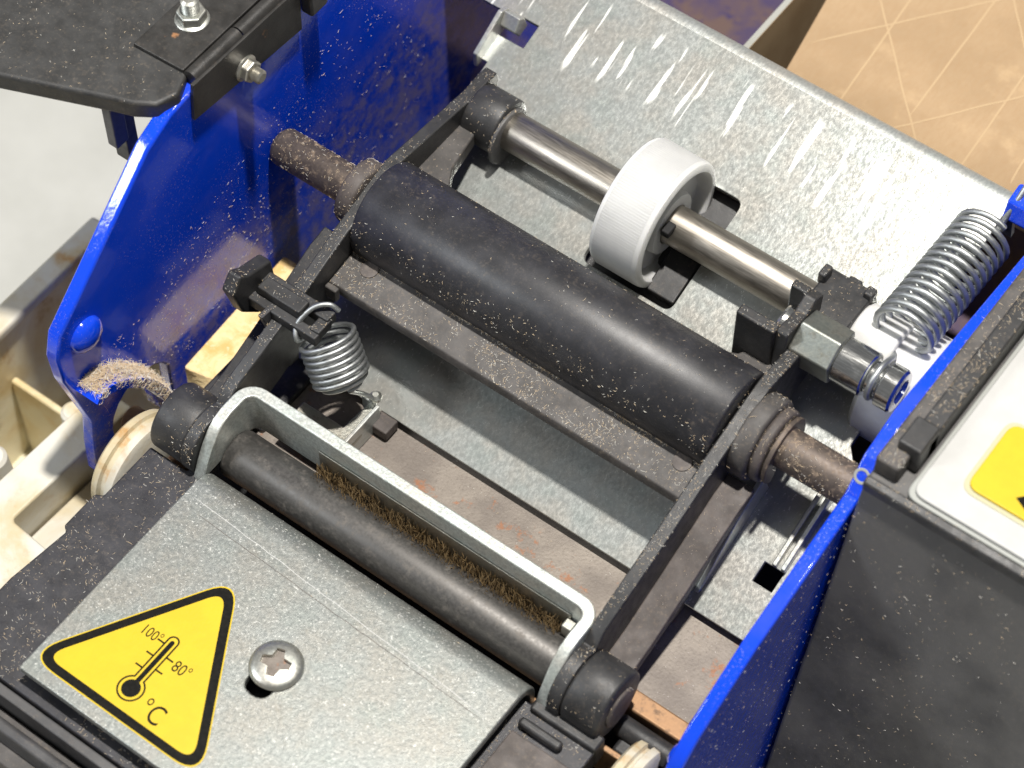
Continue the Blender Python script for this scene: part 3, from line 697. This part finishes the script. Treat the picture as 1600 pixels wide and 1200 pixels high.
scatter(lip, 4200, (.8, 2.2), (.06, .11), nz=-.1, pale=.25, lift=1.6, clump=.2, region=lambda p: p.y > -43.5)
scatter(plateL, 3200, (.8, 2.4), nz=-.1, pale=.2, lift=1.5, region=lambda p: p.x > -52.2 and (p.y+33)**2+(p.z+1)**2 < 95)
scatter(rol, 480, (.25, .8), pale=.4, nz=-.1, clump=.3)
scatter(rol, 330, (.4, 1.2), pale=.25, nz=.1, lift=1.2, region=lambda p: p.y > 13.4 or p.y < .6 or p.x < -31 or p.x > 35.4)
scatter(cbo, 1900, (.35, 1.1), pale=.4, nz=.3)
scatter(cbo, 2600, (.6, 1.7), pale=.2, nz=.3, lift=1.5, region=lambda p: p.y > -.6)
scatter(deck, 1900, (.35, 1.3), nz=.5, clump=.55, region=lambda p: p.x < -27 or p.y < -80 or p.x > 32)
scatter(heat, 700, (.3, .8), (.05, .08), pale=.9, nz=.5)
scatter(cov, 1000, (.3, 1.0), nz=.05, pale=.4, region=lambda p: p.x < 90 and p.z > -62)
scatter(plateR, 700, (.3, .9), nz=-.1, pale=.6, region=lambda p: p.x > 59 and p.y < 12 and p.z > -50)
for ch in rol.children:
    if ch.name.startswith('roller_shaft') or ch.name.startswith('bearing'): scatter(ch, 380, (.5, 1.4), nz=-.2, pale=.2, lift=1.6)
scatter(armL, 500, (.3, .9), nz=.2); scatter(armR, 600, (.3, .9), nz=.2)
scatter(lid, 500, (.3, .9), nz=.5, region=lambda p: p.x > -85 and p.y < 40)
for ch in cov.children:
    if ch.name.startswith('cover_rail') or ch.name.startswith('cover_trim'): scatter(ch, 60 if 'trim' in ch.name else 420, (.5, 1.5), nz=.2, pale=.15, lift=1.4, clump=.5, region=lambda p: p.x < 95)
for ch in armL.children:
    scatter(ch, int(min(60, 16+.16*sum(f.area for f in ch.data.polygons)/S/S)), (.3, .9), nz=.1)
for ch in armR.children:
    scatter(ch, int(min(60, 8+.1*sum(f.area for f in ch.data.polygons)/S/S)), (.3, .9), nz=.1)
scatter(kn, 260, (.3, .8), nz=.5, pale=.7)
for i in range(4200):                                   # heap of paper dust on the slot lip
    a_ = random.uniform(.14, .92); k_ = a_*(len(lpts)-1); i0 = int(k_); q = Vector(lpts[i0]).lerp(Vector(lpts[min(i0+1, len(lpts)-1)]), k_-i0)
    hgt = 2.0*math.sin(math.pi*min(1, max(0, (a_-.14)/.78)))*random.random()**1.5*(.7+.6*pn(Vector((q.x*.4, q.y*.4, 1))))
    if pn(Vector((q.x*.45, q.y*.45, i % 3))) < random.uniform(-.6, .35): continue
    p_ = Vector((random.triangular(-52, -47.2, -51.2), q.x+random.gauss(0, .35)-.1*hgt, q.y+.05+max(0, hgt)))
    d_ = Vector((random.gauss(0, 1), random.gauss(0, 1), random.gauss(0, .7))).normalized()
    f_ = dusts['fuzz' if random.random() < .8 else 'fuzzw']; f_.lift = .4
    f_.add(p_, d_, Vector((0, 0, 1)) if abs(d_.z) < .9 else Vector((1, 0, 0)), random.uniform(.5, 1.5), random.uniform(.045, .08), random.uniform(-.8, .8))
df = dusts['fuzz'].build('paper_dust', 'fuzz'); tag(df, 'tan paper dust and fibres settled over the machine', 'dust', kind='stuff')
dw = dusts['fuzzw'].build('pale_paper_dust', 'fuzzw'); tag(dw, 'pale whitish paper specks sprinkled over the machine', 'dust', kind='stuff')
